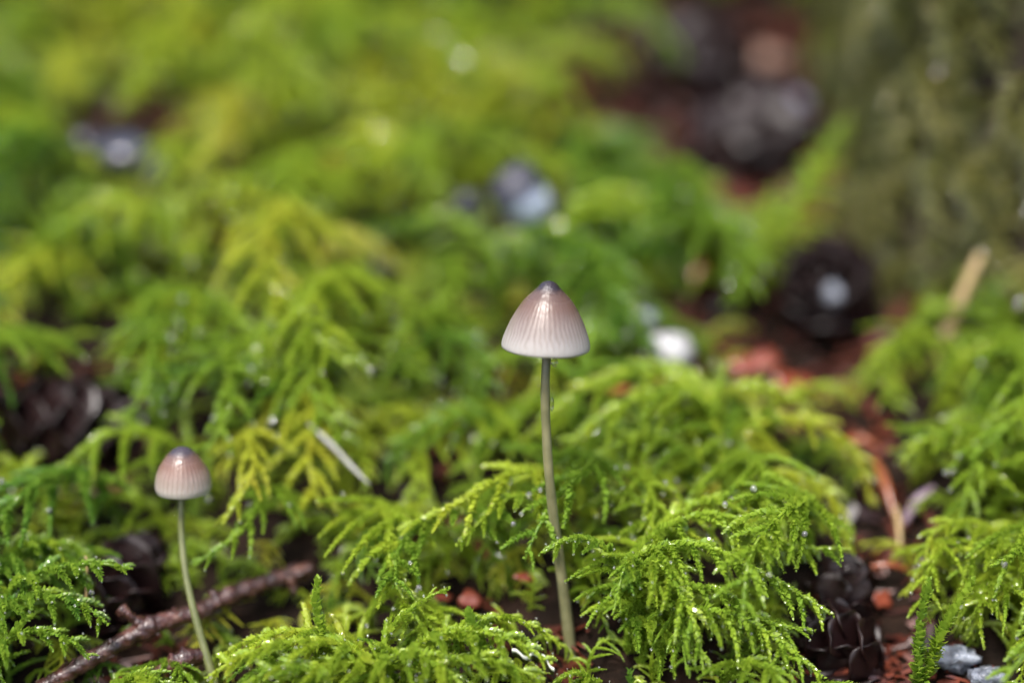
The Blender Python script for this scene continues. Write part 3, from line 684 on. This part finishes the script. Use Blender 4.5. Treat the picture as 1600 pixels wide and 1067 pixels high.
# ------------------------------------------------------------------ pebbles, needles, flakes
def pebble(name, pos, size, m, label, cat='pebble', seedm=1, rot=(0,0,0), lump=.12, crumble=0):
    rng = np.random.default_rng(seedm); v = ICO3[0].copy(); d = np.ones(len(v))
    for _ in range(9):
        k = rng.normal(0,1,3); k /= np.linalg.norm(k); d = d - lump*np.clip(v@k-.62, 0, 1)*2.2
    for _ in range(4):
        k = rng.normal(0,2.2,3); d = d + lump*.18*np.sin(v@k+rng.uniform(0,6))
    for _ in range(14 if crumble else 0):
        k = rng.normal(0,5.5,3); d = d + crumble*np.sin(v@k+rng.uniform(0,6))
    o = tag(obj(name, mesh(name, v*d[:,None]*np.array(size), ICO3[1], m), pos), label, cat); o.rotation_euler = rot; return o
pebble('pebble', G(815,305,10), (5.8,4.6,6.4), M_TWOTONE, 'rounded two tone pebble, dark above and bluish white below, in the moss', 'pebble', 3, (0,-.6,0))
pebble('pebble', G(731,318,9), (2.8,2.6,2.8), M_DARK, 'small round dark pebble beside the two tone pebble', 'pebble', 4)
pebble('pebble', G(1045,548,7), (4.2,3.2,3.1), M_WHITE, 'bright white quartz pebble among reddish litter', 'pebble', 5, (0,.4,0), lump=.22, crumble=.02)
pebble('pebble', G(1005,500,6), (2.4,2.2,2.2), M_GREY, 'small grey pebble behind the white quartz pebble', 'pebble', 6)
pebble('pebble', P(1486,1030,7), (3.6,2.6,2.1), M_GREY, 'bluish grey rough pebble next to the tall upright moss shoot', 'pebble', 7, lump=.22, crumble=.05)
pebble('pebble', P(1545,1060,5), (3.4,2.6,2.0), M_GREY, 'second bluish grey pebble, lower than the one next to the upright shoot', 'pebble', 8, (0,.2,.6), lump=.22, crumble=.05)
pebble('pebble', G(195,240,8), (5.5,5,4), M_DARK, 'dark wet pebble sitting high on the mossy slope', 'pebble', 9)
pebble('pebble', G(245,268,8), (3.6,3.4,3), M_DARK, 'smaller dark pebble touching the dark wet pebble on the slope', 'pebble', 10)
pebble('pebble', G(135,222,6), (3,3,2.4), M_DARK, 'slim dark pebble uphill of the dark wet pebbles', 'pebble', 11)
pebble('pebble', G(1298,462,13), (2.3,2.0,2.7), M_GREY, 'pale bluish pebble lying on the end of the blackish cone', 'pebble', 12)
pebble('pebble', G(1235,175,8), (6,5,4.5), simple('lilac_stone',[(.3,(.09,.09,.15)),(.7,(.17,.17,.26))],120,.3,.5,.3,500), 'bluish stone beside the large dark cone at the top of the slope', 'pebble', 13)
pebble('wood_chip', G(1140,95,6), (13,7,5), simple('pink_wood',[(.3,(.16,.09,.07)),(.7,(.30,.19,.15))],60,.5), 'pinkish brown wood chip lying in the litter uphill', 'wood', 14)
def needle(a, b, r, m, label, cat='needle', seedm=1, bow=1.0):
    a = np.array(a); b = np.array(b); mid = (a+b)/2+np.array([0,0,bow])
    return stick('conifer_needle', [a, mid, b], [r*.5, r, r*.9, r*.35], m, label, cat, .06, 7, 12, seedm)
needle(G(1315,690,3),G(1375,700,3),.7,M_NEEDLE,'short thick orange needle lying across the top of the litter strip')
needle(G(1365,715,3),G(1400,815,3),.75,M_NEEDLE,'broad orange needle pointing down the litter strip',seedm=2)
needle(G(1345,890,3),G(1425,893,3),.5,M_NEEDLE,'red orange needle lying level across the litter strip',seedm=3)
needle(G(1425,895,3.4),G(1470,875,4),.5,M_LILAC,'pale lilac needle continuing from the red orange needle',seedm=4)
needle(G(1410,820,3),G(1460,760,5),.9,M_LILAC,'greyish lilac needle standing at a slant in the litter strip',seedm=5)
needle(G(1330,318,5),G(1445,310,6),1.2,M_LILAC,'long lilac grey needle lying before the mossy trunk',seedm=6)
needle(G(1400,790,5),G(1408,880,2),.5,M_TAN,'tan needle standing upright in the litter strip',seedm=7)
needle(G(1080,440,7),G(1110,415,7),1.0,M_NEEDLE,'stubby orange needle in the moss uphill of the white pebble',seedm=8)
def chip(px, py, dd, sx, sy, m, label, seedm, rot):
    rng = np.random.default_rng(seedm+100); n = 13; th = np.arange(n)*2*math.pi/n
    rad = rng.uniform(.62, 1.12, n); rings = []
    for q in (1, .55):
        x = np.cos(th)*rad*sx*q; y = np.sin(th)*rad*sy*q
        rings.append(np.column_stack([x, y, .10*x*x/sx - .22*y*y/sy + rng.normal(0,.06*sy,n)]))
    t = .22; V = np.vstack([rings[0], rings[1], [[0,0,0]], rings[0]-[0,0,t], rings[1]-[0,0,t], [[0,0,-t]]]); F = []; h = 2*n+1
    for a in range(n):
        b = (a+1)%n
        F += [[a,b,n+b,n+a],[n+a,n+b,2*n],[h+b,h+a,h+n+a,h+n+b],[h+n+b,h+n+a,h+2*n],[b,a,h+a,h+b]]
    o = tag(obj('leaf_fragment', mesh('leaf_fragment', V, F, m), G(px,py,dd)), label, 'leaf'); o.rotation_euler = rot; return o
M_RED = simple('red_leaf', [(.3,(.13,.025,.012)),(.7,(.24,.055,.028))], 80, .3, coat=.3)
M_ORANGE = simple('orange_leaf', [(.3,(.26,.06,.012)),(.7,(.36,.12,.02))], 80, .4)
chip(1245,600,7,4.6,2.4,M_RED,'large dull red leaf fragment right of the white pebble',1,(.9,.2,.3))
chip(1180,565,7,5,2.4,M_RED,'dark red leaf fragment between the white pebble and the blackish cone',2,(.8,-.2,.2))
chip(735,935,4,2.0,1.5,M_RED,'pinkish red leaf fragment behind the foreground clump',3,(.9,.1,.1))
chip(690,930,4,1.7,1.0,M_RED,'rusty leaf fragment left of the pinkish red one',4,(.7,.3,.4))
chip(790,765,7,1.5,1.1,M_RED,'salmon leaf fragment left of the large stem',5,(.9,.1,.6))
chip(962,606,7,2.8,.9,M_ORANGE,'red orange leaf sliver right of the large stem below the cap',6,(.8,.1,.1))
chip(790,585,7,2.0,1.4,M_ORANGE,'orange leaf bit left of the large stem below the cap',7,(.8,.1,.8))
chip(820,900,4,1.8,1.0,M_RED,'rusty leaf sliver just left of the large stem base',8,(.8,.2,.3))
chip(535,250,7,6,2.5,M_ORANGE,'orange leaf scrap far up the mossy slope',9,(.8,.3,.9))
chip(655,530,7,3,1.3,M_ORANGE,'faded orange leaf strip in the moss uphill of the straw',10,(.8,.1,.3))
chip(1300,930,4,2.6,1.6,M_RED,'dark red leaf fragment behind the drooping clump beside the cones',11,(.9,.1,.3))
chip(1378,935,4,1.8,1.6,M_RED,'brick red leaf fragment beside the small cone',12,(1.0,.1,.3))
chip(1040,590,7,3.0,1.5,M_RED,'dark red leaf fragment under the white pebble',13,(.8,.2,.2))
# curled lichen scrap
Lr = [P(800,1016,-4),P(822,1026,-4),P(838,1022,-4),P(852,1030,-4),P(866,1048,-4)]
Cl = spline(Lr, 16); V = []; F = []
for i, c in enumerate(Cl):
    for k, (dy, dz) in enumerate([(0,0),(.6,-.5),(1.6,-1.5),(1.9,-1.2),(.9,-.2),(.2,.25)]): V.append(c+np.array([0,dy,dz+.25*math.sin(i*1.3)]))
for i in range(15):
    for k in range(6): a=i*6+k; b=i*6+(k+1)%6; F.append([a,b,b+6,a+6])
V = np.array(V)
fi = [1 if (k in (1,2)) else 0 for i in range(15) for k in range(6)]
tag(obj('lichen', mesh('lichen', V-Cl[0], F, [M_LICHEN, M_LICHEN_UNDER], fi), Cl[0]), 'curled lichen scrap with a white rim at the large mushroom base', 'lichen')

# loose litter in the gaps
rl = np.random.default_rng(31); V = []; F = []; n_ = 0
for gx_, gy_, r_, d_ in GAPW:
    for _ in range(int(16+r_*r_*.9)):
        a = rl.uniform(0,6.28); q = r_*1.25*math.sqrt(rl.random()); x, y = gx_+q*math.cos(a), gy_+q*math.sin(a); z = float(H(x,y))+rl.uniform(.1,1.2)
        ln = rl.uniform(.8,4.0)*(1+.003*max(y,0)); wd = rl.uniform(.4,1.5) if rl.random() < .55 else .24; th = .15
        M = np.array(Euler((rl.normal(0,.5), rl.normal(0,.4), rl.uniform(0,6.28))).to_matrix())
        b = np.array([(-1,-.5,-1),(.7,-1,-1),(1,.6,-1),(-.6,1,-1),(-1,-.5,1),(.7,-1,1),(1,.6,1),(-.6,1,1)])*np.array([ln/1.4,wd,th])
        V.append(b@M.T+[x,y,z]); F += [[n_+i for i in f] for f in ([3,2,1,0],[4,5,6,7],[0,1,5,4],[1,2,6,5],[2,3,7,6],[3,0,4,7])]; n_ += 8
lo = obj('forest_litter', mesh('forest_litter', np.vstack(V), F, M_LITTER, smooth=False)); lo['kind'] = 'stuff'
lo['label'] = 'loose reddish brown litter lying in the gaps of the moss'; lo['category'] = 'litter'

# ------------------------------------------------------------------ mossy trunk
tb = G(1530,470,0); TR = 90.0
tcx, tcy = tb[0]+77, tb[1]+46
troot2 = thing('tree_trunk', 'tree trunk foot hung with olive brown moss at the slope edge', 'trunk', (tcx, tcy, float(H(tcx,tcy))))
def trunk_r(a, z):
    return (TR*(1+.15*math.exp(-max(z,0)/50)))*(1+.06*math.sin(a*3+1)+.035*math.sin(a*7+2))
V = []; F = []; na_, nz_ = 72, 30; z0 = float(H(tcx,tcy))-90
for i in range(nz_):
    z = i/(nz_-1)*700
    for j in range(na_):
        a = j*2*math.pi/na_; R_ = trunk_r(a, z-40); V.append((R_*math.cos(a), R_*math.sin(a), z-90))
for i in range(nz_-1):
    for j in range(na_): k=(j+1)%na_; F.append([i*na_+j,i*na_+k,(i+1)*na_+k,(i+1)*na_+j])
obj('bark', mesh('trunk_bark', V, F, M_TRUNK), parent=troot2)
store2 = bpy.data.collections.new('trunk_moss_strands')
rt = np.random.default_rng(41)
for k in range(6): store2.objects.link(carpet_frond(k, rt, M_TRUNKMOSS, rt.uniform(18,26), 'hanging_moss'))
pts=[]; rr_=[]; base_z = float(H(tcx,tcy))
for _ in range(3000):
    a = rt.uniform(math.pi*.72, math.pi*1.75); z = rt.uniform(-110, 230); R_ = trunk_r(a, z+50)
    pts.append((R_*math.cos(a), R_*math.sin(a), z))
    # local +Z out of the bark, local +X pointing down
    zax = Vector((math.cos(a), math.sin(a), .15)).normalized(); xax = Vector((rt.normal(0,.3), rt.normal(0,.3), -1)); yv = zax.cross(xax).normalized(); xax = yv.cross(zax)
    rr_.append(Matrix((xax, yv, zax)).transposed().to_euler()[:])
sm_ = scatter('hanging_moss', pts, rr_, rt.uniform(.5,.85,len(pts)), rt.integers(0,6,len(pts)), rt.uniform(.1,.9,len(pts)), store2, troot2)
print('carpet fronds', nC, 'objects', len(S.objects))
